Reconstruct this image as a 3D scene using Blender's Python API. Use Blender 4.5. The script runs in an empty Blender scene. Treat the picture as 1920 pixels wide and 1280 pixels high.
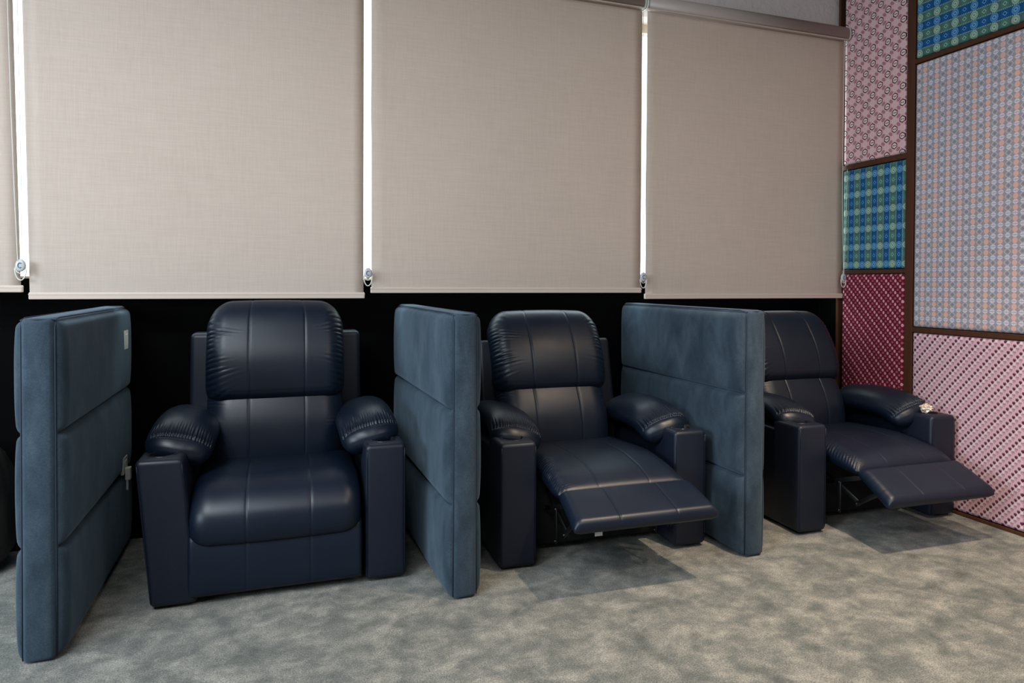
import bpy, bmesh, math, random
from mathutils import Vector, Matrix, noise
SC = bpy.context.scene
COL = SC.collection
PI = math.pi

# ------------------------------------------------------------------ camera
F_PX, YAW, PITCH, ROLL, CY, CAM_H = 1265.0, 0.334103, 0.01484, 0.00384, 550.94, 1.22
cam_d = bpy.data.cameras.new('camera'); cam = bpy.data.objects.new('camera', cam_d); COL.objects.link(cam)
fw = Vector((math.sin(YAW)*math.cos(PITCH), math.cos(YAW)*math.cos(PITCH), -math.sin(PITCH)))
rt = Vector((math.cos(YAW), -math.sin(YAW), 0)); up = rt.cross(fw)
r3 = rt*math.cos(ROLL) + up*math.sin(ROLL); u3 = -rt*math.sin(ROLL) + up*math.cos(ROLL)
cam.matrix_world = Matrix(((r3.x, u3.x, -fw.x, 0), (r3.y, u3.y, -fw.y, 0), (r3.z, u3.z, -fw.z, CAM_H), (0, 0, 0, 1)))
cam_d.sensor_width = 36; cam_d.lens = 36*F_PX/1920; cam_d.shift_y = (CY-640)/1920
cam_d.clip_start = 0.02
SC.camera = cam

# ------------------------------------------------------------------ light and exposure
SC.view_settings.view_transform = 'Standard'; SC.view_settings.look = 'None'
SC.view_settings.gamma = 1; SC.view_settings.use_curve_mapping = False
SC.view_settings.exposure = 0.55
wd = bpy.data.worlds.new('sky'); SC.world = wd; wd.use_nodes = True
bg = wd.node_tree.nodes['Background']; bg.inputs[0].default_value = (0.86, 0.95, 1.0, 1); bg.inputs[1].default_value = 3.2

def area(name, loc, target, sx, sy, power, color, spread=180):
    l = bpy.data.lights.new(name, 'AREA'); l.shape = 'RECTANGLE'; l.size = sx; l.size_y = sy
    l.energy = power; l.color = color; l.spread = math.radians(spread)
    o = bpy.data.objects.new(name, l); COL.objects.link(o); o.location = loc
    o.rotation_euler = (Vector(target)-Vector(loc)).to_track_quat('-Z', 'Y').to_euler()
    return o
def spot(name, loc, target, power, color, angle, rad=0.04, blend=0.6):
    l = bpy.data.lights.new(name, 'SPOT'); l.energy = power; l.color = color
    l.spot_size = math.radians(angle); l.spot_blend = blend; l.shadow_soft_size = rad
    o = bpy.data.objects.new(name, l); COL.objects.link(o); o.location = loc
    o.rotation_euler = (Vector(target)-Vector(loc)).to_track_quat('-Z', 'Y').to_euler()
    return o
# daylight entering through the big window of the left wall
area('daylight_left', (-4.4, 0.9, 2.05), (1.0, 2.9, 0.8), 3.0, 1.4, 215, (0.72, 0.87, 1.0))
# cool ceiling light panels over the aisle, then an added warm fill
area('ceiling_panel_1', (-1.55, 0.75, 3.17), (-1.55, 0.75, 0), 1.2, 0.6, 78, (0.84, 0.93, 1.0))
area('ceiling_panel_2', (-0.75, -0.3, 3.17), (-0.75, -0.3, 0), 1.2, 0.6, 34, (0.90, 0.95, 1.0))
area('upper_right_fill', (1.9, -0.5, 3.17), (1.9, -0.5, 0), 1.2, 0.6, 32, (1.0, 0.93, 0.86))  # added fill, no known lamp: brightens the upper right wall and plaster
# recessed ceiling downlights
WARM = (1.0, 0.80, 0.60)
spot('downlight_1', (2.10, 1.45, 3.16), (2.10, 1.45, 0), 290, WARM, 92, 0.035, 1.0)
spot('downlight_2', (3.20, 1.55, 3.16), (3.20, 1.55, 0), 75, WARM, 104, 0.035, 1.0)

# ------------------------------------------------------------------ shader helper
class N:
    """material node tree with arithmetic on sockets"""
    def __init__(s, name):
        s.m = bpy.data.materials.new(name); s.m.use_nodes = True
        s.t = s.m.node_tree; s.b = s.t.nodes['Principled BSDF']; s.out = s.t.nodes['Material Output']
    def new(s, typ, **kw):
        n = s.t.nodes.new(typ)
        for k, v in kw.items(): setattr(n, k, v)
        return n
    def put(s, sock, v):
        if isinstance(v, S): s.t.links.new(v.s, sock)
        elif isinstance(v, bpy.types.NodeSocket): s.t.links.new(v, sock)
        else: sock.default_value = v
    def math(s, op, *a, clamp=False):
        n = s.new('ShaderNodeMath', operation=op); n.use_clamp = clamp
        for i, v in enumerate(a): s.put(n.inputs[i], v)
        return S(s, n.outputs[0])
    def coord(s, kind='Object'):
        c = s.new('ShaderNodeTexCoord'); x = s.new('ShaderNodeSeparateXYZ'); s.t.links.new(c.outputs[kind], x.inputs[0])
        s.vec = c.outputs[kind]
        return [S(s, x.outputs[i]) for i in range(3)]
    def mapping(s, scale, kind='Object'):
        c = s.new('ShaderNodeTexCoord'); m = s.new('ShaderNodeMapping'); s.t.links.new(c.outputs[kind], m.inputs[0])
        m.inputs['Scale'].default_value = scale
        return m.outputs[0]
    def noise(s, vec, scale, detail=4, rough=0.5, dist=0, col=False):
        n = s.new('ShaderNodeTexNoise'); 
        if vec is not None: s.t.links.new(vec, n.inputs['Vector'])
        n.inputs['Scale'].default_value = scale; n.inputs['Detail'].default_value = detail
        n.inputs['Roughness'].default_value = rough; n.inputs['Distortion'].default_value = dist
        return S(s, n.outputs['Color' if col else 'Fac'])
    def mix(s, f, a, b, mode='MIX'):
        n = s.new('ShaderNodeMix', data_type='RGBA', blend_type=mode)
        s.put(n.inputs[0], f); s.put(n.inputs[6], rgba(a)); s.put(n.inputs[7], rgba(b))
        return S(s, n.outputs[2])
    def ramp(s, f, stops):
        n = s.new('ShaderNodeValToRGB'); s.put(n.inputs[0], f); e = n.color_ramp.elements
        while len(e) < len(stops): e.new(0.5)
        for i, (p, c) in enumerate(stops):
            e[i].position = p; e[i].color = rgba(c)
        return S(s, n.outputs[0])
    def bump(s, h, strength=0.3, dist=0.001, prev=None):
        n = s.new('ShaderNodeBump'); n.inputs['Strength'].default_value = strength; n.inputs['Distance'].default_value = dist
        s.put(n.inputs['Height'], h)
        if prev is not None: s.t.links.new(prev, n.inputs['Normal'])
        s.t.links.new(n.outputs[0], s.b.inputs['Normal']); return n.outputs[0]
    def set(s, **kw):
        for k, v in kw.items():
            k = k.replace('_', ' ')
            s.put(s.b.inputs[k], rgba(v) if isinstance(v, tuple) else v)
        return s
def rgba(c):
    return (*c, 1) if isinstance(c, tuple) and len(c) == 3 else c
class S:
    def __init__(s, n, sock): s.n = n; s.s = sock
    def __add__(s, o): return s.n.math('ADD', s, o)
    def __radd__(s, o): return s.n.math('ADD', s, o)
    def __sub__(s, o): return s.n.math('SUBTRACT', s, o)
    def __rsub__(s, o): return s.n.math('SUBTRACT', o, s)
    def __mul__(s, o): return s.n.math('MULTIPLY', s, o)
    def __rmul__(s, o): return s.n.math('MULTIPLY', s, o)
    def __truediv__(s, o): return s.n.math('DIVIDE', s, o)
    def floor(s): return s.n.math('FLOOR', s)
    def abs(s): return s.n.math('ABSOLUTE', s)
    def sqrt(s): return s.n.math('SQRT', s)
    def mod(s, m): return s.n.math('FLOORED_MODULO', s, m)
    def lt(s, v): return s.n.math('LESS_THAN', s, v)
    def gt(s, v): return s.n.math('GREATER_THAN', s, v)
    def mx(s, v): return s.n.math('MAXIMUM', s, v)
    def mn(s, v): return s.n.math('MINIMUM', s, v)
    def band(s, a, b): return s.gt(a)*s.lt(b)

def srgb(r, g, b):
    f = lambda c: (c/255/12.92) if c/255 <= .04045 else ((c/255+.055)/1.055)**2.4
    return (f(r), f(g), f(b))
def plain(name, col, rough=0.6, metal=0.0, **kw):
    n = N(name); n.set(Base_Color=col, Roughness=rough, Metallic=metal, **kw)
    v = n.mapping((1, 1, 1)); n.put(n.b.inputs['Roughness'], n.noise(v, 40, 3)*0.12 + (rough-0.06))
    return n.m

# ---- materials
def leather(name, col, rough=0.40):
    n = N(name); v = n.mapping((1, 1, 1))
    big = n.noise(v, 5, 3); grain = n.noise(v, 420, 3, 0.6); cell = n.new('ShaderNodeTexVoronoi'); n.t.links.new(v, cell.inputs['Vector']); cell.inputs['Scale'].default_value = 330
    c = n.mix(big, tuple(x*0.85 for x in col), tuple(x*1.15 for x in col))
    n.set(Base_Color=c, Roughness=big*0.14 + (rough-0.07)); n.b.inputs['Specular IOR Level'].default_value = 0.40
    n.bump(S(n, cell.outputs['Distance'])*0.7 + grain*0.5, 0.22, 0.0006)
    return n.m
M = {}
M['leather'] = leather('navy_leather', (0.0033, 0.0078, 0.0185), 0.40)
M['leather_side'] = leather('navy_leather_outer', (0.0052, 0.0082, 0.0185), 0.45)
def velvet():
    n = N('blue_velvet'); v = n.mapping((1, 1, 0.55)); v1 = n.mapping((1, 1, 1))
    big = n.noise(v, 9, 5, 0.6, 0.4); fine = n.noise(v1, 260, 4, 0.7)
    f = big*0.65 + fine*0.35
    c = n.ramp(f, [(0.34, (0.016, 0.026, 0.037)), (0.5, (0.031, 0.048, 0.066)), (0.66, (0.056, 0.080, 0.103))])
    n.set(Base_Color=c, Roughness=0.85); n.b.inputs['Sheen Weight'].default_value = 0.22; n.b.inputs['Sheen Roughness'].default_value = 0.45
    n.b.inputs['Sheen Tint'].default_value = (0.55, 0.75, 0.95, 1); n.b.inputs['Specular IOR Level'].default_value = 0.15
    n.bump(fine, 0.35, 0.0012)
    return n.m
M['velvet'] = velvet()
M['piping'] = plain('dark_piping', (0.012, 0.022, 0.040), 0.7)
M['black_plastic'] = plain('black_plastic', (0.008, 0.008, 0.009), 0.28)
M['black_cloth'] = plain('black_lining', (0.004, 0.004, 0.005), 0.9)
M['steel'] = plain('dark_steel', (0.05, 0.05, 0.05), 0.35, 0.9)
M['white_plastic'] = plain('white_plastic', (0.68, 0.66, 0.60), 0.4)
M['cream_metal'] = plain('cream_rail_metal', (0.60, 0.49, 0.41), 0.42)
M['thread'] = plain('stitch_thread', (0.045, 0.065, 0.11), 0.6)
M['tag_white'] = plain('white_label_cloth', (0.6, 0.6, 0.58), 0.7)
M['tag_yellow'] = plain('yellow_label_paper', (0.55, 0.30, 0.10), 0.6)
M['blue_print'] = plain('blue_print', (0.03, 0.12, 0.35), 0.5)
M['bag'] = plain('dark_brown_nylon', (0.012, 0.009, 0.006), 0.7)
M['strap'] = plain('ribbed_strap', (0.075, 0.065, 0.055), 0.7)
M['black_wall'] = plain('black_painted_wall', (0.0012, 0.0012, 0.0014), 0.8, 0, Specular_IOR_Level=0.04)
M['glass'] = None
def blind_mat():
    n = N('blind_fabric'); va = n.mapping((260, 260, 9)); vb = n.mapping((9, 9, 260)); v = n.mapping((1, 1, 1))
    a = n.noise(va, 1, 3, 0.6); b = n.noise(vb, 1, 3, 0.6); g = n.noise(v, 1.3, 3)
    f = a*0.42 + b*0.42 + g*0.16
    c = n.ramp(f, [(0.34, (0.57, 0.48, 0.415)), (0.5, (0.615, 0.525, 0.46)), (0.68, (0.655, 0.57, 0.51))])
    n.set(Base_Color=c, Roughness=0.8); n.b.inputs['Specular IOR Level'].default_value = 0.15
    nb = n.bump(a+b, 0.15, 0.0008)
    tr = n.new('ShaderNodeBsdfTranslucent'); n.put(tr.inputs[0], n.mix(1.0, c, (0.95, 0.86, 0.80), 'MULTIPLY'))
    ms = n.new('ShaderNodeMixShader'); ms.inputs[0].default_value = 0.26
    n.t.links.new(n.b.outputs[0], ms.inputs[1]); n.t.links.new(tr.outputs[0], ms.inputs[2]); n.t.links.new(ms.outputs[0], n.out.inputs[0])
    return n.m
M['blind'] = blind_mat()
def plaster():
    n = N('white_plaster'); v = n.mapping((1, 1, 1)); a = n.noise(v, 22, 6, 0.6, 0.6)
    n.set(Base_Color=(0.72, 0.62, 0.575), Roughness=0.8); n.bump(a, 0.6, 0.008); return n.m
M['plaster'] = plaster()
def carpet():
    n = N('carpet'); v = n.mapping((1, 1.15, 1)); v1 = n.mapping((1, 1, 1))
    a = n.noise(v, 7.2, 5, 0.65, 0.3); b = n.noise(v1, 17, 4, 0.65, 0.2); g = n.noise(v1, 190, 3, 0.8); h = n.noise(v1, 520, 2, 0.8)
    f = a*0.62 + b*0.26 + g*0.12
    c = n.ramp(f, [(0.37, (0.080, 0.088, 0.080)), (0.47, (0.150, 0.154, 0.136)), (0.54, (0.225, 0.220, 0.190)), (0.64, (0.350, 0.333, 0.285))])
    k = g*0.8 + h*0.75
    c2 = n.mix(1.0, c, n.ramp(k, [(0.60, (0.24, 0.24, 0.24)), (0.77, (1.0, 1.0, 1.0)), (0.95, (1.75, 1.75, 1.75))]), 'MULTIPLY')
    n.set(Base_Color=c2, Roughness=0.95); n.b.inputs['Specular IOR Level'].default_value = 0.1
    n.b.inputs['Sheen Weight'].default_value = 0.15
    n.bump(g + h*0.8, 0.8, 0.006); return n.m
M['carpet'] = carpet()
def wood():
    n = N('dark_brown_wood'); v = n.mapping((30, 30, 2)); a = n.noise(v, 2, 4, 0.6, 0.5)
    n.set(Base_Color=n.mix(a, (0.034, 0.012, 0.006), (0.095, 0.034, 0.015)), Roughness=0.55, Specular_IOR_Level=0.25); n.bump(a, 0.1, 0.001); return n.m
M['wood'] = wood()
def wall_paint(name, c):
    n = N(name); v = n.mapping((1, 1, 1)); a = n.noise(v, 60, 4); n.set(Base_Color=c, Roughness=0.85); n.bump(a, 0.15, 0.001); return n.m
M['paint'] = wall_paint('warm_grey_paint', (0.22, 0.20, 0.18))  # wall and ceiling colours darkened to cut bounced light
M['ceiling'] = wall_paint('ceiling_paint', (0.20, 0.19, 0.18))
def glass():
    m = bpy.data.materials.new('window_glass'); m.use_nodes = True; t = m.node_tree; t.nodes.clear()
    o = t.nodes.new('ShaderNodeOutputMaterial'); a = t.nodes.new('ShaderNodeBsdfTransparent'); g = t.nodes.new('ShaderNodeBsdfGlossy'); x = t.nodes.new('ShaderNodeMixShader')
    a.inputs[0].default_value = (0.93, 0.96, 0.95, 1); g.inputs['Roughness'].default_value = 0.02; x.inputs[0].default_value = 0.06
    t.links.new(a.outputs[0], x.inputs[1]); t.links.new(g.outputs[0], x.inputs[2]); t.links.new(x.outputs[0], o.inputs[0]); return m
M['glass'] = glass()

# patterned fabrics: printed motifs on the object's Y / Z coordinates (metres)
def lattice(n, p, q, pu, pv):
    """cell indices and centred local coordinates (-.5..~.5)"""
    a = p/pu; b = q/pv; i = a.floor(); j = b.floor()
    return i, j, a-i-0.5, b-j-0.5
def fab_finish(n, c, rough=0.85):
    v = n.mapping((1, 1, 1)); w = n.noise(v, 700, 2)
    n.set(Base_Color=c, Roughness=rough); n.b.inputs['Specular IOR Level'].default_value = 0.12; n.bump(w, 0.2, 0.0005); return n.m
def mat_hex(name, base, pale, dark, mid):
    n = N(name); x, y, z = n.coord()
    y = y*-1.0
    i, j, u, v = lattice(n, y, z, 0.0525, 0.048)
    odd = (i+j).mod(2)                       # 0: dark hexagon, 1: pale one
    au = u.abs(); av = v.abs()
    d = (au*1.25 + av*0.75).mx(av*1.0)            # pointed hexagon distance
    d = (au*1.2).mx(au*0.62 + av*0.95)
    ring = d.band(0.32, 0.44); inner = d.lt(0.32)
    eye = ((au-0.10).abs()*2.0 + av*1.6).lt(0.17)
    darkm = (ring*(1-odd)).mx(eye*(1-odd)); whitein = inner*(1-odd)
    palering = d.band(0.27, 0.34)*odd
    pale_in = (au*1.3+av).band(0.12, 0.17)*odd
    # round rosettes on the cell borders
    i2, j2, u2, v2 = lattice(n, y+0.02625, z+0.024, 0.0525, 0.048)
    par = (i2+j2).mod(2)
    rr = (u2*u2*1.6+v2*v2*1.6 + u2*v2*(1-par*2)*1.2).sqrt()
    ros = rr.lt(0.27)*(rr.band(0.10, 0.15)*-0.6+1.0)
    c = n.mix(whitein*0.75, base, pale); c = n.mix((palering.mx(pale_in))*0.65, c, pale)
    c = n.mix(ros*0.9, c, mid); c = n.mix(darkm, c, dark)
    return fab_finish(n, c)
def mat_check(name, rot=False):
    n = N(name); x, y, z = n.coord()
    if rot: y, z = z*-1.0, y
    i, j, u, v = lattice(n, y, z, 0.0435 if not rot else 0.050, 0.055 if not rot else 0.0525)
    col = i.mod(2); row = j.mod(2)
    r = (u*u*1.1+v*v*1.5).sqrt()
    rd = (u.abs()+v.abs())
    blue_d, blue_l = srgb(20, 74, 116), srgb(80, 136, 178)
    gr_d, gr_l = srgb(72, 100, 94), srgb(142, 168, 152)
    bg_ = n.mix(col, blue_d, gr_d)
    disc = n.mix(col, n.mix(row, blue_l, srgb(24, 84, 138)), n.mix(row, gr_l, srgb(72, 116, 104)))
    c = n.mix(r.lt(0.47), bg_, disc)
    dark = n.mix(col, srgb(10, 46, 96), srgb(58, 104, 96)); light = n.mix(col, srgb(120, 172, 214), srgb(170, 198, 172))
    c = n.mix(r.band(0.27, 0.33)*0.7, c, dark); c = n.mix(rd.band(0.16, 0.24)*0.7, c, light); c = n.mix(r.lt(0.08), c, dark)
    # dotted selvedge between the columns
    edge = u.abs().gt(0.44); dots = (z/0.009).mod(1.0).lt(0.5) if not rot else (z/0.009).mod(1.0).lt(0.5)
    c = n.mix(edge*dots*0.8, c, srgb(150, 182, 168))
    return fab_finish(n, c, 0.6)
def mat_grey(name):
    n = N(name); x, y, z = n.coord()
    P, Q = 0.0715, 0.0545
    i, j, u, v = lattice(n, y, z, P, Q)              # orange motif at the cell centre
    i2, j2, u2, v2 = lattice(n, y+P/2, z, P, Q)      # grey rhombus between
    i3, j3, u3, v3 = lattice(n, y+P/4, z+Q/2, P/2, Q)  # white leaves
    base = srgb(150, 145, 150)
    wav = (u.abs()*1.0).lt(0.13)
    c = n.mix(wav*0.75, base, srgb(172, 138, 146))
    leaf = ((u3.abs()*0.9+v3.abs()*1.55)).lt(0.45)*v3.abs().gt(0.028)*(1-(u3.abs().lt(0.03)*0.6))
    c = n.mix(leaf*0.9, c, srgb(208, 203, 214))
    d2 = u2.abs()*2.9+v2.abs()*1.9
    c = n.mix(d2.band(0.58, 0.76)*0.75, c, srgb(190, 188, 194)); c = n.mix(d2.lt(0.30)*0.55, c, srgb(118, 116, 124))
    r = ((u*P/Q)*(u*P/Q)*1.25+v*v).sqrt()
    c = n.mix(r.lt(0.27), c, srgb(208, 172, 160)); c = n.mix(r.band(0.24, 0.30)*0.6, c, srgb(196, 140, 134))
    c = n.mix((u.abs()*1.6+v.abs()).band(0.05, 0.12)*0.5, c, srgb(232, 150, 104))
    return fab_finish(n, c)
def mat_drops(name):
    n = N(name); x, y, z = n.coord()
    y = y*-1.0
    i, j, u, v = lattice(n, y, z, 0.0160, 0.0172)
    k = (i+j).mod(4)
    r = (u*u*1.35+(v+0.05)*(v+0.05)*0.85).sqrt()
    drop = r.lt(0.50)
    is0 = k.lt(0.5); is2 = k.band(1.5, 2.5); is1 = k.band(0.5, 1.5)
    base = srgb(104, 30, 46)
    c = n.mix(is2*(u.abs()*0.9+v.abs()).lt(0.50)*0.8, base, srgb(176, 92, 106))
    c = n.mix(is1*(v.gt(0.15))*0.6, c, srgb(52, 10, 22))
    c = n.mix(is0*drop, c, srgb(216, 150, 164)); c = n.mix(is0*v.abs().lt(0.06)*u.abs().lt(0.2), c, srgb(180, 112, 128))
    return fab_finish(n, c)
def mat_claws(name):
    n = N(name); x, y, z = n.coord()
    i, j, u, v = lattice(n, y, z, 0.0152, 0.0176)
    k = (i+j).mod(4)
    shape = ((u.abs()*0.72 + (v*-1.0).mx(0.0)*0.75).lt(0.42))*((v.lt(0.22)).mx(((u*4.0).abs().mod(1.0).lt(0.55))*v.lt(0.46)))
    is0 = k.lt(0.5); is2 = k.band(1.5, 2.5); is1 = k.band(0.5, 1.5); is3 = k.gt(2.5)
    base = srgb(200, 176, 182)
    c = n.mix(is2*shape, base, srgb(194, 138, 152)); c = n.mix(is1*(u.abs().lt(0.34))*0.5, c, srgb(208, 150, 168))
    c = n.mix(is2*v.gt(0.18)*0.6, c, srgb(110, 78, 92)); c = n.mix(is3*(v.abs()+u.abs()).lt(0.35)*0.5, c, srgb(232, 214, 218))
    c = n.mix(is0*shape, c, srgb(98, 34, 56)); c = n.mix(is0*v.gt(0.22)*0.5, c, srgb(84, 70, 76))
    return fab_finish(n, c)
M['f_hex'] = mat_hex('pink_hexagon_print', srgb(208, 168, 170), srgb(228, 204, 200), srgb(44, 20, 28), srgb(150, 88, 102))
M['f_check'] = mat_check('blue_green_check_print'); M['f_check_rot'] = mat_check('blue_green_row_print', True)
M['f_grey'] = mat_grey('grey_orange_print'); M['f_drops'] = mat_drops('maroon_drop_print'); M['f_claws'] = mat_claws('pink_claw_print')

# ------------------------------------------------------------------ mesh helpers
def link_mesh(name, bm, mat, parent=None, smooth=True, loc=None):
    me = bpy.data.meshes.new(name); bm.normal_update(); bm.to_mesh(me); bm.free()
    if mat: me.materials.append(mat)
    for p in me.polygons: p.use_smooth = smooth
    o = bpy.data.objects.new(name, me); COL.objects.link(o)
    if parent: o.parent = parent
    if loc: o.location = loc
    return o
def box(bm, x0, x1, y0, y1, z0, z1, bev=0.0, seg=3, mtx=None):
    t = bmesh.new(); bmesh.ops.create_cube(t, size=1)
    for v in t.verts: v.co = Vector(((x0+x1)/2+v.co.x*(x1-x0), (y0+y1)/2+v.co.y*(y1-y0), (z0+z1)/2+v.co.z*(z1-z0)))
    if bev > 0: bmesh.ops.bevel(t, geom=t.edges[:], offset=bev, segments=seg, profile=0.5, affect='EDGES', clamp_overlap=True)
    if mtx: bmesh.ops.transform(t, matrix=mtx, verts=t.verts)
    me = bpy.data.meshes.new('tmp'); t.to_mesh(me); t.free(); bm.from_mesh(me); bpy.data.meshes.remove(me)
def tube(bm, pts, rad, seg=8, closed=False, caps=True):
    pts = [Vector(p) for p in pts]; n = len(pts); rings = []
    prev = None
    for i, p in enumerate(pts):
        if closed: t = (pts[(i+1) % n]-pts[i-1])
        else: t = pts[min(i+1, n-1)]-pts[max(i-1, 0)]
        t.normalize()
        if prev is None:
            a = Vector((0, 0, 1)) if abs(t.z) < 0.9 else Vector((1, 0, 0)); nn = t.cross(a).normalized()
        else: nn = (prev - t*prev.dot(t)).normalized()
        prev = nn; b = t.cross(nn); r = rad(i) if callable(rad) else rad
        rings.append([bm.verts.new(p+(nn*math.cos(2*PI*k/seg)+b*math.sin(2*PI*k/seg))*r) for k in range(seg)])
    for i in range(n if closed else n-1):
        A, B = rings[i], rings[(i+1) % n]
        for k in range(seg): bm.faces.new((A[k], A[(k+1) % seg], B[(k+1) % seg], B[k]))
    if caps and not closed:
        bm.faces.new(rings[0][::-1]); bm.faces.new(rings[-1])
def lathe(bm, prof, seg=32, mtx=None):
    rings = []; vs = []
    for r, z in prof:
        ring = [bm.verts.new((r*math.cos(2*PI*k/seg), r*math.sin(2*PI*k/seg), z)) for k in range(seg)]; rings.append(ring); vs += ring
    for a, b in zip(rings, rings[1:]):
        for k in range(seg): bm.faces.new((a[k], a[(k+1) % seg], b[(k+1) % seg], b[k]))
    if prof[0][0] > 1e-6: bm.faces.new(rings[0][::-1])
    if prof[-1][0] > 1e-6: bm.faces.new(rings[-1])
    if mtx: bmesh.ops.transform(bm, matrix=mtx, verts=vs)
    return vs
def catmull(pts, n):
    P = [Vector(p) for p in pts]; P = [2*P[0]-P[1]]+P+[2*P[-1]-P[-2]]; out = []
    m = len(P)-3
    for i in range(m):
        for k in range(16):
            t = k/16; a, b, c, d = P[i:i+4]
            out.append(0.5*((2*b)+(c-a)*t+(2*a-5*b+4*c-d)*t*t+(3*b-a-3*c+d)*t**3))
    out.append(P[-2].copy())
    L = [0]
    for a, b in zip(out, out[1:]): L.append(L[-1]+(b-a).length)
    return out, L
def sample(path, L, s):
    s = max(0, min(L[-1], s)); lo = 0
    import bisect
    i = min(max(bisect.bisect_left(L, s), 1), len(L)-1)
    t = (s-L[i-1])/max(1e-9, L[i]-L[i-1])
    i0, i1 = max(0, i-2), min(len(L)-1, i+1)
    return path[i-1].lerp(path[i], t), (path[i1]-path[i0]).normalized()
def qc(x):
    x = max(0.0, min(1.0, x)); return math.sqrt(max(0, 1-(1-x)**2))

def pillow(name, mat, parent, spine, hw, tf, tb, r0=0.03, r1=0.03, re=0.05, rs=0.05, crown=0.0, seams=(), seam_d=0.004,
           wr=0.0, wr_len=0.06, wr_per=0.02, wr_rng=None, end_wr=0.0, extra=None, nu=56, nv=110, seed=0, wr_sides=(1, 1), hw1=None, fan=3.0, flip=1, xoff=0.0, frame=None, xs_shift=None):
    """upholstered cushion swept along a spine in the y,z plane; front bulges by tf, back by tb, edges rounded"""
    path, L = catmull([Vector((0, p[0], p[1])) for p in spine], 16); T = L[-1]
    us = sorted(set([round(math.sin(PI/2*(-1+2*i/nu)), 5) for i in range(nu+1)] +
                    [round(s_/hw+d, 5) for s_ in seams for d in (-0.03, -0.018, -0.010, -0.004, 0, 0.004, 0.010, 0.018, 0.03)]))
    us = [u for u in us if -1 <= u <= 1]
    vs = [(0.45*(0.5-0.5*math.cos(PI*i/nv)) + 0.55*i/nv) for i in range(nv+1)]
    bm = bmesh.new(); F = []; B = []
    for vi, v in enumerate(vs):
        s = v*T; c, tg = sample(path, L, s); nrm = Vector((0, -tg.z, tg.y))*flip
        w = hw if hw1 is None else hw + (hw1-hw)*v
        if s < r0: w -= r0*(1-qc(s/r0))
        if T-s < r1: w -= r1*(1-qc((T-s)/r1))
        ds = min(s, T-s); fr = []; br = []
        for u in us:
            de = (1-abs(u))*w; g = qc(de/re)*qc(ds/rs)
            t1 = tf*g*(1+crown*(1-u*u)-crown); t2 = tb*g
            x = u*w + xoff
            off = t1
            for sx in seams:
                d = (u*hw - sx)/0.0045
                if abs(d) < 4: off -= 0.6*seam_d*math.exp(-d*d)*min(1, g*1.2)
            side = 0 if u < 0 else 1
            if wr > 0 and de < wr_len*3 and wr_sides[side]:
                k = 1.0
                if wr_rng: 
                    a0, a1 = wr_rng; k = max(0, min(1, (v-a0)/0.08))*max(0, min(1, (a1-v)/0.08))
                if k > 0:
                    ph = (s-0.5*T)*(1+de*fan)/wr_per*2*PI + 4.5*noise.noise(Vector((s*12, seed+side*7.3, 0.3))) + de*26*noise.noise(Vector((s*9, seed+3.1+side, 1.7)))
                    amp = 0.45+0.9*abs(noise.noise(Vector((s*35, seed*1.3+side*5, 2.2))))
                    ln = wr_len*(0.35+1.9*abs(noise.noise(Vector((s*24, seed+9.4, side*4.1)))))
                    off += wr*k*amp*(2*abs(math.sin(ph/2))**0.7-1.3)*math.exp(-(de/ln)**1.6)*min(1, de/0.006)
            if end_wr > 0 and T-s < 0.17:
                e = T-s; ph = u*w/0.0115*2*PI + 3.0*noise.noise(Vector((u*5, seed, 4.4)))
                ln = 0.020+0.035*abs(noise.noise(Vector((u*11, seed, 7.7))))
                off += end_wr*math.sin(ph)*(math.exp(-((e-0.078)/ln)**2) if e > 0.078 else math.exp(-((e-0.078)/0.007)**2))*(0.5+abs(noise.noise(Vector((u*9, seed, 1)))))*min(1, de/0.01)
                off -= 0.007*math.exp(-((e-0.071)/0.0045)**2)*min(1, de/0.01)
            if extra: off += extra(u, v, de, ds)
            fr.append(bm.verts.new(Vector((x, 0, 0))+c+nrm*off))
            edge = (abs(u) > 0.9999 or vi in (0, nv))
            br.append(fr[-1] if edge else bm.verts.new(Vector((x, 0, 0))+c-nrm*t2))
        F.append(fr); B.append(br)
    for i in range(nv):
        for j in range(len(us)-1):
            for G, flip in ((F, 0), (B, 1)):
                q = [G[i][j], G[i][j+1], G[i+1][j+1], G[i+1][j]]
                if flip: q = q[::-1]
                if len(set(q)) >= 3:
                    try: bm.faces.new(list(dict.fromkeys(q)))
                    except ValueError: pass
    bmesh.ops.remove_doubles(bm, verts=bm.verts, dist=1e-5)
    if frame: bmesh.ops.transform(bm, matrix=frame, verts=bm.verts)
    bmesh.ops.recalc_face_normals(bm, faces=bm.faces)
    return link_mesh(name, bm, mat, parent)

def thing(name, label, cat, loc=(0, 0, 0), rz=0, group=None):
    o = bpy.data.objects.new(name, None); COL.objects.link(o); o.location = loc; o.rotation_euler = (0, 0, rz)
    o.empty_display_size = 0.1; o['label'] = label; o['category'] = cat
    if group: o['group'] = group
    return o
def tag(o, label, cat, group=None):
    o['label'] = label; o['category'] = cat
    if group: o['group'] = group
    return o
def struct(name, bm, mat, parent=None, smooth=False):
    o = link_mesh(name, bm, mat, parent, smooth)
    if parent is None: o['kind'] = 'structure'
    return o

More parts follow.
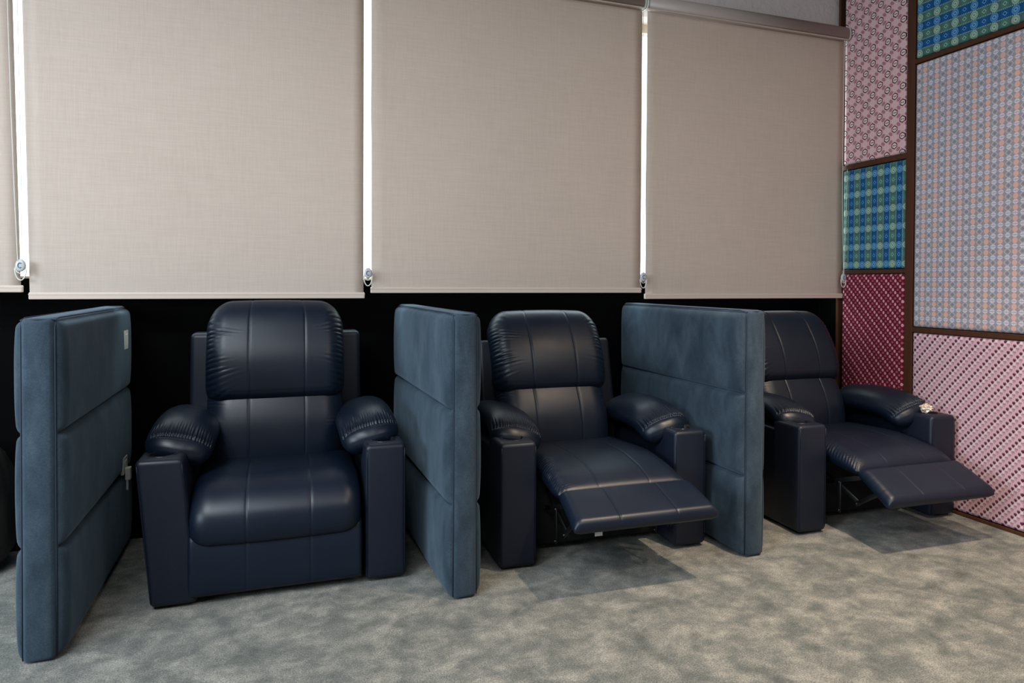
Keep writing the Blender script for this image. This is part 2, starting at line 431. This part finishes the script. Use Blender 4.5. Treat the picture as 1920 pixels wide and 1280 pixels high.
# ------------------------------------------------------------------ the room
XL, XR, YB, YN, ZC = -4.6, 3.47, 3.61, -3.2, 3.2
SILL, HEAD = 1.237, 2.80
bm = bmesh.new(); box(bm, XL-0.1, XR+0.15, YN-0.1, YB+0.15, -0.05, 0.0); struct('floor', bm, M['carpet'])
bm = bmesh.new(); box(bm, XL-0.1, XR+0.15, YN-0.1, YB+0.15, ZC, ZC+0.05); struct('ceiling', bm, M['ceiling'])
bm = bmesh.new(); box(bm, XL, XR+0.15, YB, YB+0.12, 0, SILL); struct('wall_back', bm, M['black_wall'])
bm = bmesh.new(); box(bm, XL, 3.435, 3.46, YB+0.12, HEAD, ZC); struct('wall_back_upper', bm, M['plaster'])
bm = bmesh.new(); box(bm, XR, XR+0.15, YN, YB+0.12, 0, ZC); struct('wall_right', bm, M['paint'])
bm = bmesh.new(); box(bm, XL-0.1, XR+0.15, YN-0.1, YN, 0, ZC); struct('wall_front', bm, M['paint'])
bm = bmesh.new(); box(bm, XL-0.1, XL, YN, YB+0.12, 0, ZC); struct('wall_left', bm, M['paint'])
# window band behind the blinds: frame with mullions, panes of glass
wf = bmesh.new()
box(wf, XL, XR, 3.64, 3.70, SILL, SILL+0.010); box(wf, XL, XR, 3.64, 3.70, HEAD-0.05, HEAD)
for xm in (-4.57, -2.5, 1.2, 2.75, 3.45): box(wf, xm-0.02, xm+0.02, 3.64, 3.70, SILL, HEAD)
win = struct('window_1', wf, M['cream_metal'])
xs = [-4.57, -2.5, 1.2, 2.75, 3.45]
for a, b in zip(xs, xs[1:]):
    g = bmesh.new(); box(g, a+0.02, b-0.02, 3.668, 3.674, SILL+0.010, HEAD-0.05); link_mesh('pane', g, M['glass'], win, False)

# dark brown timber framing of the panelled right wall
XF = 3.424
def trim(i, y0, y1, z0, z1, x0=XF-0.004):
    b = bmesh.new(); box(b, x0, XR, y0, y1, z0, z1, 0.002, 1); return struct('trim_%d' % i, b, M['wood'])
trim(1, 2.888, 2.940, 0, ZC)
trim(2, 2.940, 3.40, 1.952, 1.982); trim(3, 2.940, 3.40, 1.292, 1.315)
trim(4, 1.2, 2.888, 0.955, 0.982); trim(5, 1.2, 2.888, 2.476, 2.502)
trim(6, 2.205, 2.262, 0, 0.955); trim(7, 1.2, 3.40, 0.0, 0.018)
b = bmesh.new(); box(b, 3.416, XR, 3.425, 3.443, 0, ZC, 0.002, 1); struct('trim_8', b, M['wood'])
b = bmesh.new(); box(b, 3.440, XR, 3.4435, YB, 0, SILL); struct('wall_back_return', b, M['black_wall'])

def panel(label, mat, y0, y1, z0, z1):
    """padded fabric panel with soft rounded edges, face towards -X"""
    bm = bmesh.new(); ny, nz = 40, 40; g = 0.004
    y0 += g; y1 -= g; z0 += g; z1 -= g; rows = []
    for i in range(ny+1):
        a = 0.5-0.5*math.cos(PI*i/ny); r = []
        for j in range(nz+1):
            c = 0.5-0.5*math.cos(PI*j/nz); y = y0+(y1-y0)*a; z = z0+(z1-z0)*c
            de = min(y-y0, y1-y, z-z0, z1-z); h = 0.014*qc(de/0.014)
            r.append(bm.verts.new((XF+0.010-h, y, z)))
        rows.append(r)
    for i in range(ny):
        for j in range(nz): bm.faces.new((rows[i][j], rows[i+1][j], rows[i+1][j+1], rows[i][j+1]))
    ed = [e for e in bm.edges if e.is_boundary]
    ex = bmesh.ops.extrude_edge_only(bm, edges=ed)
    nv_ = [v for v in ex['geom'] if isinstance(v, bmesh.types.BMVert)]
    for v in nv_: v.co.x = XR-0.003
    bmesh.ops.holes_fill(bm, edges=[e for e in bm.edges if e.is_boundary])
    bmesh.ops.recalc_face_normals(bm, faces=bm.faces)
    return tag(link_mesh('fabric_panel', bm, mat), label, 'fabric panel')
panel('tall pink fabric panel printed with dark hexagons, beside the end of the blinds', M['f_hex'], 2.940, 3.40, 1.982, ZC)
panel('narrow blue and green checked fabric panel under the pink hexagon panel', M['f_check'], 2.940, 3.40, 1.315, 1.952)
panel('maroon fabric panel with pale pink drops, behind the recliner nearest the right wall', M['f_drops'], 2.940, 3.40, 0.018, 1.292)
panel('blue and green rosette fabric panel at the top right corner of the wall', M['f_check_rot'], 1.2, 2.888, 2.502, ZC)
panel('large grey fabric panel with columns of orange dots on the right wall', M['f_grey'], 1.2, 2.888, 0.982, 2.476)
panel('pink fabric panel with small dark claw motifs standing on the carpet', M['f_claws'], 2.262, 2.888, 0.018, 0.955)
panel('pink fabric panel past the last timber post of the right wall', M['f_claws'], 1.2, 2.205, 0.018, 0.955)

# ------------------------------------------------------------------ roller blinds
YF = 3.39
def blind(label, xl, xr, xlt, xrt, zb, chain_x, tens_z, cass, slack=0.0):
    zt = 2.80; t = thing('roller_blind', label, 'blind', (0, 0, 0), 0, 'roller blinds along the window')
    b = bmesh.new()
    def X(a, at, z): return a+(at-a)*(z-1.15)/(2.8-1.15)
    nx, nz = 26, 30; fr = []; bk = []
    for i in range(nx+1):
        rf = []; rb = []
        for j in range(nz+1):
            z = zb+0.01+(zt-zb-0.01)*j/nz; x0, x1 = X(xl, xlt, z), X(xr, xrt, z); u = i/nx; x = x0+(x1-x0)*u
            y = YF + 0.0012*math.sin(u*9+z*1.3) + 0.004*math.exp(-min(u, 1-u)*(x1-x0)/0.03)*-0.5
            rf.append(b.verts.new((x, y, z))); rb.append(b.verts.new((x, y+0.0012, z)))
        fr.append(rf); bk.append(rb)
    for i in range(nx):
        for j in range(nz):
            b.faces.new((fr[i][j], fr[i+1][j], fr[i+1][j+1], fr[i][j+1])); b.faces.new((bk[i][j], bk[i][j+1], bk[i+1][j+1], bk[i+1][j]))
    for j in range(nz):
        b.faces.new((fr[0][j], fr[0][j+1], bk[0][j+1], bk[0][j])); b.faces.new((fr[nx][j], bk[nx][j], bk[nx][j+1], fr[nx][j+1]))
    link_mesh('fabric', b, M['blind'], t)
    b = bmesh.new(); box(b, xl-0.004, xr+0.006, YF-0.007, YF+0.009, zb, zb+0.030, 0.004, 2)
    box(b, xl-0.004, xr+0.006, YF-0.0085, YF-0.006, zb+0.019, zb+0.023); link_mesh('bottom_rail', b, M['cream_metal'], t, False)
    # cassette: rounded box profile swept along x, with end caps
    ca, cb = cass; b = bmesh.new()
    prof = [(3.458, 2.768), (3.352, 2.768), (3.340, 2.772), (3.333, 2.782), (3.331, 2.800), (3.333, 2.822), (3.340, 2.838), (3.352, 2.846), (3.375, 2.850), (3.458, 2.850)]
    rings = [[b.verts.new((x, p[0], p[1])) for p in prof] for x in (ca, cb)]
    for k in range(len(prof)-1): b.faces.new((rings[0][k], rings[0][k+1], rings[1][k+1], rings[1][k]))
    bmesh.ops.recalc_face_normals(b, faces=b.faces); b.faces.new(rings[0]); b.faces.new(rings[1][::-1])
    cs = link_mesh('cassette', b, M['cassette'], t)
    for k, xx in enumerate((ca, cb)):
        b = bmesh.new(); s = 1 if k else -1
        c0 = Vector((0, 3.39, 2.809)); ring2 = []
        for dx, sc in ((0, 1.05), (0.007*s, 1.05), (0.009*s, 1.0)):
            ring2.append([b.verts.new((xx+dx, c0.y+(p[0]-c0.y)*(sc if p[0] < 3.45 else 1), c0.z+(p[1]-c0.z)*sc)) for p in prof])
        for A, Bq in zip(ring2, ring2[1:]):
            for q in range(len(prof)): b.faces.new((A[q], A[(q+1) % len(prof)], Bq[(q+1) % len(prof)], Bq[q]))
        b.faces.new(ring2[0]); b.faces.new(ring2[-1][::-1]); bmesh.ops.recalc_face_normals(b, faces=b.faces)
        link_mesh('end_cap', b, M['white_plastic'], t, False)
    # metal lip under the cassette
    b = bmesh.new(); box(b, ca, cb, 3.340, 3.352, 2.762, 2.768); link_mesh('lip', b, M['cream_metal'], cs, False)
    # bead chain loop: strands in front of / behind one another
    cx = chain_x; b = bmesh.new(); yc = YF-0.030
    for sgn in (-1, 1):
        pts = []; n = 380
        for i in range(n+1):
            f = i/n; z = tens_z+0.02+(2.775-tens_z-0.02)*(1-f)
            sl = slack*math.sin(PI*f)*(1 if sgn > 0 else -0.4)
            pts.append((cx+sgn*(0.016-0.010*f**3)+sl+(X(xr, xrt, z)-xr), yc+sgn*0.004, z))
        tube(b, pts, lambda i: 0.0022 if i % 2 == 0 else 0.0010, 6)
    link_mesh('bead_chain', b, M['white_plastic'], t)
    # tensioner: oval disc with printed logo and a wire loop below it
    b = bmesh.new(); vs = lathe(b, [(0.0, -0.006), (0.014, -0.006), (0.019, -0.003), (0.0195, 0.0), (0.018, 0.004), (0.013, 0.0065), (0.0, 0.0065)], 28,
        Matrix.Translation((cx, yc, tens_z)) @ Matrix.Scale(1.35, 4, (0, 0, 1)) @ Matrix.Rotation(PI/2, 4, 'X'))
    bmesh.ops.remove_doubles(b, verts=b.verts, dist=1e-6)
    tn = link_mesh('chain_tensioner', b, M['tension'], t)
    b = bmesh.new(); tube(b, [(cx+0.0075*math.cos(a)-0.001, yc-0.0078, tens_z+0.0105*math.sin(a)) for a in [math.radians(50+26*k) for k in range(11)]], 0.0015, 6)
    link_mesh('logo', b, M['blue_print'], tn)
    b = bmesh.new(); tube(b, [(cx+0.021*math.cos(a), yc, tens_z-0.012+0.050*math.sin(a)) for a in [PI+PI*k/20 for k in range(21)]], 0.0024, 8)
    tube(b, [(cx+0.019*math.cos(a), yc, tens_z-0.006+0.028*math.sin(a)) for a in [PI+PI*k/20 for k in range(21)]], 0.0020, 8)
    link_mesh('loop', b, M['white_plastic'], tn)
    return t
def cass_mat():
    n = N('taupe_aluminium'); v = n.mapping((1.5, 60, 60)); a = n.noise(v, 3, 3)
    n.set(Base_Color=n.mix(a, (0.40, 0.32, 0.28), (0.47, 0.38, 0.34)), Roughness=0.5, Metallic=0.15); return n.m
M['cassette'] = cass_mat()
M['tension'] = plain('clear_grey_plastic', (0.50, 0.50, 0.50), 0.25)
R_ = YF
blind('beige roller blind cut off by the left edge of the view', -2.45, -0.3035*R_, -2.45, -0.3125*R_, 1.176, -1.022, 1.290, (-2.46, -1.052))
blind('wide beige roller blind directly above the upright recliner', -0.2945*R_, 0.1178*R_, -0.3025*R_, 0.1183*R_, 1.146, 0.418, 1.270, (-1.030, 0.414))
blind('beige roller blind above the middle recliner, between two bright gaps', 0.1293*R_, 0.5748*R_, 0.1293*R_, 0.5755*R_, 1.172, 1.952, 1.262, (0.436, 1.938))
blind('beige roller blind next to the patterned right wall', 0.5845*R_, 1.0055*R_, 0.5850*R_, 1.0060*R_, 1.137, 3.395, 1.268, (1.960, 3.400), 0.012)

# ------------------------------------------------------------------ privacy partitions
def partition(label, loc, rz, H=1.105, D=1.105):
    t = thing('privacy_screen', label, 'privacy screen', loc, rz, 'velvet partitions between the recliners')
    hwid = 0.048
    b = bmesh.new(); box(b, -hwid, hwid, 0.0, D, 0.004, H, 0.016, 5)
    # the front edge and the top are slightly domed
    for v in b.verts:
        if v.co.y < 0.02: v.co.y -= 0.012*(1-(v.co.x/hwid)**2)
        if v.co.z > H-0.02: v.co.z += 0.010*(1-(v.co.x/hwid)**2)*min(1, max(0, v.co.y/0.2))
    core = link_mesh('frame_cover', b, M['velvet'], t)
    b = bmesh.new()
    for sx in (-1, 1):
        x = sx*(hwid-0.001); pr = 0.0022
        path = [(x, 0.006, 0.012), (x, 0.004, 0.3), (x, 0.004, H-0.03), (x, 0.012, H-0.006), (x, 0.05, H), (x, D-0.05, H), (x, D-0.006, H-0.01), (x, D-0.004, H-0.05), (x, D-0.004, 0.02)]
        tube(b, path, pr, 8)
    tube(b, [(-hwid, 0.006, H-0.006), (0, -0.004, H-0.004), (hwid, 0.006, H-0.006)], 0.0020, 8)
    link_mesh('piping', b, M['piping'], t)
    zs = [0.010, 0.365, 0.733, H-0.008]
    for sx in (-1, 1):
        for k in range(3):
            z0, z1 = zs[k]+0.002, zs[k+1]-0.002; b = bmesh.new(); ny, nz = 44, 26; G = []
            y0, y1 = 0.008, D-0.004
            for i in range(ny+1):
                a = 0.5-0.5*math.cos(PI*i/ny); r = []
                for j in range(nz+1):
                    c = 0.5-0.5*math.cos(PI*j/nz); y = y0+(y1-y0)*a; z = z0+(z1-z0)*c
                    h = 0.032*qc(min(y-y0, y1-y)/0.045)**0.8*(0.66*qc(min(z-z0, z1-z)/0.022)+0.34*qc(min(z-z0, z1-z)/0.17))
                    h += 0.0012*noise.noise(Vector((y*7, z*7, k+sx*3+loc[0])))*min(1, h/0.01)
                    r.append(b.verts.new((sx*(hwid-0.004+h), y, z)))
                G.append(r)
            base = []
            for i in range(ny):
                for j in range(nz):
                    q = (G[i][j], G[i][j+1], G[i+1][j+1], G[i+1][j]); b.faces.new(q if sx < 0 else q[::-1])
            ed = [e for e in b.edges if e.is_boundary]; ex = bmesh.ops.extrude_edge_only(b, edges=ed)
            for v in [v for v in ex['geom'] if isinstance(v, bmesh.types.BMVert)]: v.co.x = sx*(hwid-0.012)
            bmesh.ops.recalc_face_normals(b, faces=b.faces)
            link_mesh('padded_panel', b, M['velvet'], t)
    return t
partition('blue velvet partition at far left, nearest the camera, with white sockets', (-0.723, 2.520, 0), 0.0, D=1.08)
partition('blue velvet partition between the upright recliner and the middle one', (0.684, 2.512, 0), 0.030, D=1.09)
partition('blue velvet partition between the middle recliner and the right one', (2.020, 2.490, 0), 0.016, D=1.11)

# ------------------------------------------------------------------ recliners
def bool_hole(o, centre, rad, depth):
    b = bmesh.new(); lathe(b, [(rad, -depth), (rad, 0.05)], 40, Matrix.Translation(centre)); bmesh.ops.recalc_face_normals(b, faces=b.faces)
    c = link_mesh('cutter', b, None, o.parent); m = o.modifiers.new('hole', 'BOOLEAN'); m.object = c; m.operation = 'DIFFERENCE'; m.solver = 'EXACT'; m.use_self = True
    dg = bpy.context.evaluated_depsgraph_get(); dg.update(); me = bpy.data.meshes.new_from_object(o.evaluated_get(dg))
    o.modifiers.clear(); o.data = me; bpy.data.objects.remove(c, do_unlink=True)
def recliner(label, loc, rz=0.0, zs=1.0, opened=False, lean=0.0, slant=0.0, foot=(-0.155, 0.356, -0.368, 0.284), seed=0, tagc=None):
    t = thing('recliner', label, 'armchair', loc, rz, 'navy leather recliners')
    L, LS = M['leather'], M['leather_side']
    Z = lambda p: [(a, b*zs) for a, b in p]
    AH = 0.545*zs
    # ---- arm boxes with cup holder console
    for sx in (-1, 1):
        b = bmesh.new()
        box(b, 0.335, 0.500, 0.0, 0.20, 0.012, AH, 0.020, 4)
        box(b, 0.338, 0.498, 0.12, 0.80, 0.012, AH-0.045, 0.018, 3)
        for v in b.verts:
            v.co.x *= sx
            if v.co.z > AH-0.03 and v.co.y < 0.03: v.co.y += 0.003
            if v.co.z < 0.1: v.co.y += 0.004
            if sx < 0: v.co.x += slant*(1-v.co.z/AH)
        bmesh.ops.remove_doubles(b, verts=b.verts, dist=1e-6)
        if sx < 0: bmesh.ops.reverse_faces(b, faces=b.faces)
        arm = link_mesh('arm', b, LS, t)
        cx, cy = sx*0.418, 0.098
        bool_hole(arm, Vector((cx, cy, AH)), 0.0455, 0.085)
        for p in arm.data.polygons: p.use_smooth = True
        arm.data.set_sharp_from_angle(angle=math.radians(38)) if hasattr(arm.data, 'set_sharp_from_angle') else None
        b = bmesh.new(); lathe(b, [(0.0, -0.080), (0.0435, -0.080), (0.0445, -0.002), (0.047, 0.0018), (0.051, 0.0022), (0.0535, 0.0002), (0.0535, -0.001), (0.0452, -0.001), (0.0448, -0.083), (0.0, -0.083)], 40, Matrix.Translation((cx, cy, AH)))
        bmesh.ops.remove_doubles(b, verts=b.verts, dist=1e-6); bmesh.ops.recalc_face_normals(b, faces=b.faces)
        link_mesh('cup_holder', b, M['black_plastic'], t)
        # stitched welt down the front face of the arm
        b = bmesh.new()
        for xx in (0.342, 0.493):
            pts = []
            for k in range(13):
                z = 0.03+(AH-0.05)*k/12; x_ = sx*xx + (slant*(1-z/AH) if sx < 0 else 0); pts.append((x_, 0.0055 if k else 0.008, z))
            tube(b, pts, 0.0016, 6)
        link_mesh('welt', b, L, arm)
        # ---- puffy arm pad
        pc = Vector((0, 0, 0.60*zs)); fr = Matrix.Translation((sx*0.362, 0, -0.008)) @ Matrix.Translation(pc) @ Matrix.Rotation(sx*-0.24, 4, 'Y') @ Matrix.Translation(-pc)
        def ex(u, v, de, ds): return 0.0
        pillow('arm_pad', L, t, [(a_+0.012, b_*zs-(0.035 if opened else 0.016)) for a_, b_ in [(0.62, 0.590), (0.45, 0.610), (0.30, 0.610), (0.215, 0.592), (0.165, 0.560), (0.140, 0.510)]], 0.124, 0.070, 0.062,
               r0=0.03, r1=0.075, re=0.110, rs=0.055, end_wr=0.0060, flip=-1, frame=fr, seed=seed+sx, nu=170, nv=150)
    # ---- chassis
    b = bmesh.new(); box(b, -0.325, 0.325, 0.16, 0.74, 0.03, 0.33*zs, 0.01, 1); box(b, -0.325, 0.325, 0.60, 0.76, 0.03, 0.5*zs, 0.01, 1)
    link_mesh('chassis', b, M['black_cloth'], t)
    SE = (-0.115, 0.122)
    R = Matrix.Translation((0, (0.51 if opened else 0.48), 0.33*zs)) @ Matrix.Rotation(-lean, 4, 'X') @ Matrix.Translation((0, -0.48, -0.33*zs))
    RB = Matrix.Translation((-0.062 if opened else -0.012, 0, 0)) @ R
    # ---- seat
    if not opened:
        pillow('seat', L, t, Z([(0.56, 0.377), (0.34, 0.390), (0.17, 0.390), (0.078, 0.367), (0.026, 0.320), (0.020, 0.272), (0.046, 0.236)]), 0.318, 0.062, 0.05, r0=0.03, r1=0.04, re=0.075, rs=0.035,
               crown=0.12, seams=SE, wr=0.0022, wr_len=0.022, wr_per=0.016, wr_rng=(0.45, 0.98), seed=seed, flip=-1, nv=240)
        pillow('front_panel', L, t, Z([(0.022, 0.262), (0.010, 0.20), (0.010, 0.10), (0.018, 0.030)]), 0.322, 0.022, 0.02, r0=0.01, r1=0.01, re=0.02, rs=0.03, seams=SE, seed=seed+4, nu=40, nv=50, flip=-1)
    else:
        hy, hz, ey, ez = foot
        pillow('seat', L, t, Z([(0.56, 0.372), (0.34, 0.384), (0.16, 0.390), (0.03, 0.377), (-0.08, 0.358)]) + [(hy, hz)], 0.300, 0.058, 0.05, r0=0.03, r1=0.02, re=0.07, rs=0.13,
               crown=0.10, seams=SE, seam_d=0.003, wr=0.0075, wr_len=0.045, wr_per=0.018, wr_rng=(0.50, 1.04), seed=seed, nv=300, flip=-1)
        dy, dz = ey-hy, ez-hz
        pillow('footrest', L, t, [(hy, hz), (hy+dy*0.33, hz+dz*0.33+0.003), (hy+dy*0.72, hz+dz*0.72+0.002), (ey, ez)], 0.300, 0.036, 0.030, r0=0.012, r1=0.012, re=0.035, rs=0.032,
               seams=SE, seam_d=0.003, wr=0.0010, wr_len=0.02, wr_per=0.03, seed=seed+6, nv=70, hw1=0.318, flip=-1)
        b = bmesh.new()
        for sx in (-1, 1):
            for off, (p, q) in zip((0, 0.008, 0.016, 0.0, 0.008), (((0.20, 0.30), (-0.10, 0.17)), ((0.16, 0.20), (-0.12, 0.30)), ((-0.10, 0.17), (hy+dy*0.45, hz+dz*0.45-0.03)), ((-0.12, 0.30), (hy+dy*0.72, hz+dz*0.72-0.03)), ((0.02, 0.24), (0.02, 0.10)))):
                x = sx*(0.235+off); d = Vector((0, q[0]-p[0], q[1]-p[1])); ln = d.length; ang = math.atan2(d.z, d.y)
                mt = Matrix.Translation((x, (p[0]+q[0])/2, (p[1]+q[1])/2)) @ Matrix.Rotation(ang, 4, 'X')
                box(b, -0.002, 0.002, -ln/2-0.01, ln/2+0.01, -0.011, 0.011, 0.001, 1, mt)
                for e in (p, q): lathe(b, [(0.006, -0.006), (0.006, 0.006)], 12, Matrix.Translation((x, e[0], e[1])) @ Matrix.Rotation(PI/2, 4, 'Y'))
        tube(b, [(-0.25, hy+dy*0.5, hz+dz*0.5-0.036), (0.25, hy+dy*0.5, hz+dz*0.5-0.036)], 0.009, 10)
        link_mesh('footrest_mechanism', b, M['steel'], t)
        if tagc:
            tx, ty, tz, tm = tagc; b = bmesh.new(); n = 4
            for k in range(n): box(b, tx-0.016, tx+0.016, ty+0.0008*math.sin(k), ty+0.0012+0.0008*math.sin(k), tz-0.0045*k-0.0045, tz-0.0045*k)
            g = link_mesh('care_label', b, M[tm], t, False)
    # ---- backrest: lower cushion, head cushion, outer shell with wings
    pillow('back_cushion', L, t, Z([(0.470, 0.385), (0.452, 0.45), (0.452, 0.54), (0.475, 0.62), (0.520, 0.715)])[::-1], 0.292, 0.085, 0.05, r0=0.03, r1=0.03, re=0.10, rs=0.05,
           crown=0.15, seams=SE, wr=0.0042, wr_len=0.032, wr_per=0.017, wr_rng=(0.0, 0.62), seed=seed+1, frame=RB) if False else \
    pillow('back_cushion', L, t, Z([(0.470, 0.385), (0.452, 0.45), (0.452, 0.54), (0.475, 0.62), (0.520, 0.715)]), 0.292, 0.085, 0.05, r0=0.03, r1=0.03, re=0.10, rs=0.05,
           crown=0.15, seams=SE, wr=0.0042, wr_len=0.032, wr_per=0.017, wr_rng=(0.38, 1.0), nv=190, seed=seed+1, frame=RB)
    pillow('head_cushion', L, t, Z([(0.520, 0.690), (0.492, 0.735), (0.497, 0.83), (0.530, 0.925), (0.575, 1.003), (0.640, 1.030)]), 0.310 if opened else 0.298, 0.100, 0.06, r0=0.045, r1=0.115, re=0.085, rs=0.065,
           crown=0.10, seams=SE, wr=0.0085, wr_len=0.050, wr_per=0.021, wr_rng=(0.02, 0.86), seed=seed+2, frame=RB, nv=170, nu=72)
    b = bmesh.new(); box(b, -0.392, 0.392, 0.595, 0.715, 0.10, 0.955*zs, 0.022, 4)
    for v in b.verts:
        f = v.co.z/(0.955*zs); v.co.x *= 1.0-0.03*f; v.co.y += 0.05*max(0, f-0.4)
    bmesh.ops.transform(b, matrix=Matrix.Translation((-0.02 if opened else -0.008, 0, 0)) @ R, verts=b.verts)
    link_mesh('back_shell', b, LS, t)
    return t
recliner('navy leather recliner in upright position with its footrest closed', (0.0, 2.765, 0), -0.015, 1.035, False, 0.0, slant=0.050, seed=1)
recliner('middle navy leather recliner, footrest raised, between two velvet partitions', (1.385, 2.672, 0), -0.03, 1.0, True, 0.17, seed=11, tagc=(-0.20, -0.33, 0.262, 'tag_white'))
recliner('navy leather recliner with footrest raised beside the patterned right wall', (2.885, 2.600, 0), -0.03, 0.985, True, 0.17, foot=(-0.150, 0.338, -0.350, 0.236), seed=21, tagc=(-0.10, -0.02, 0.165, 'tag_yellow'))

# ------------------------------------------------------------------ small things
def crumple(r, seed):
    b = bmesh.new(); bmesh.ops.create_icosphere(b, subdivisions=4, radius=r)
    for v in b.verts:
        d = v.co.normalized(); n1 = noise.noise(d*2.3+Vector((seed, 0, 0))); n2 = abs(noise.noise(d*5.1+Vector((0, seed, 0))))
        v.co = d*r*(0.85+0.45*n1+0.28*(0.3-n2)); v.co.z *= 0.72
    zm = min(v.co.z for v in b.verts)
    for v in b.verts: v.co.z -= zm
    return b
def foil():
    n = N('crinkled_wrapper'); v = n.mapping((1, 1, 1)); a = n.noise(v, 60, 3)
    n.set(Base_Color=n.ramp(a, [(0.4, (0.55, 0.36, 0.20)), (0.5, (0.9, 0.85, 0.8)), (0.65, (0.85, 0.7, 0.5))]), Roughness=0.22, Metallic=0.35); return n.m
M['foil'] = foil()
tag(link_mesh('crumpled_wrapper', crumple(0.033, 3.3), M['foil'], None, False, (3.272, 2.668, 0.5400)), 'shiny cream crumpled wrapper on the arm nearest the patterned wall', 'wrapper')

def socket(label, y0, y1, z0, z1, x):
    t = thing('power_socket', label, 'socket', (x, (y0+y1)/2, (z0+z1)/2)); hy, hz = (y1-y0)/2, (z1-z0)/2
    b = bmesh.new(); box(b, -0.002, 0.011, -hy, hy, -hz, hz, 0.003, 2); link_mesh('plate', b, M['white_plastic'], t, False)
    b = bmesh.new(); box(b, 0.010, 0.014, -hy*0.55, hy*0.55, -hz*0.6, hz*0.6, 0.0015, 1); link_mesh('rocker', b, M['white_plastic'], t, False)
    return t
XS = -0.723+0.048+0.0175
socket('white socket plate high on the far left partition', 3.405, 3.490, 0.918, 1.005, XS)
socket('white socket plate low on the far left partition, mostly in shade', 3.375, 3.455, 0.365, 0.440, XS+0.001)
b = bmesh.new(); box(b, XS+0.014, XS+0.036, 3.385, 3.420, 0.340, 0.395, 0.004, 2); box(b, XS+0.018, XS+0.026, 3.39, 3.398, 0.295, 0.342, 0.002, 1)
tag(link_mesh('plug_adapter', b, M['white_plastic'], None, False), 'small white plug adapter in the low socket of the left partition', 'plug')

# dark backpack on the carpet left of the first partition
def backpack():
    t = thing('backpack', 'dark brown backpack on the carpet left of the first partition', 'backpack', (-1.27, 3.40, 0))
    b = bmesh.new(); bmesh.ops.create_cube(b, size=1); bmesh.ops.subdivide_edges(b, edges=b.edges[:], cuts=18, use_grid_fill=True)
    for v in b.verts:
        p = v.co*2; n = (abs(p.x)**4+abs(p.y)**4+abs(p.z)**5)**(1/4.2); p = p/max(n, 1e-6)
        w = 1-0.16*max(0, p.z); k = 1+0.05*noise.noise(p*2.1)+0.02*noise.noise(p*6)
        v.co = Vector((p.x*0.20*w*k, p.y*0.15*w*k, 0.275+p.z*0.272*k))
    zm = min(v.co.z for v in b.verts)
    for v in b.verts: v.co.z = max(0.0, v.co.z-zm-0.004)
    link_mesh('body', b, M['bag'], t)
    b = bmesh.new()
    for k, x0 in enumerate((-0.09, 0.09)):
        pts = [(x0, -0.10, 0.54), (x0*1.1, -0.165, 0.48), (x0*1.2, -0.185, 0.36), (x0*1.3, -0.165, 0.2), (x0*1.4, -0.15, 0.09)]
        path, L = catmull(pts, 8)
        for i in range(len(path)-1):
            a, c = path[i], path[i+1]
            q = [b.verts.new(a+Vector((s, d, 0))) for s, d in ((-0.03, 0), (0.03, 0), (0.03, 0.012), (-0.03, 0.012))] + [b.verts.new(c+Vector((s, d, 0))) for s, d in ((-0.03, 0), (0.03, 0), (0.03, 0.012), (-0.03, 0.012))]
            for f in ((0, 1, 5, 4), (1, 2, 6, 5), (2, 3, 7, 6), (3, 0, 4, 7)): b.faces.new([q[z] for z in f])
    bmesh.ops.remove_doubles(b, verts=b.verts, dist=1e-5); link_mesh('shoulder_strap', b, M['strap'], t)
    b = bmesh.new(); tube(b, [(0.06*math.cos(a), 0.0, 0.535+0.04*math.sin(a)) for a in [PI*k/12 for k in range(13)]], 0.007, 8); link_mesh('top_handle', b, M['strap'], t)
    b = bmesh.new(); tube(b, [(0.17*math.cos(a), -0.13+0.0*a, 0.40+0.10*math.sin(a)) for a in [PI*k/24 for k in range(25)]], 0.004, 6); link_mesh('zip', b, M['steel'], t)
backpack()
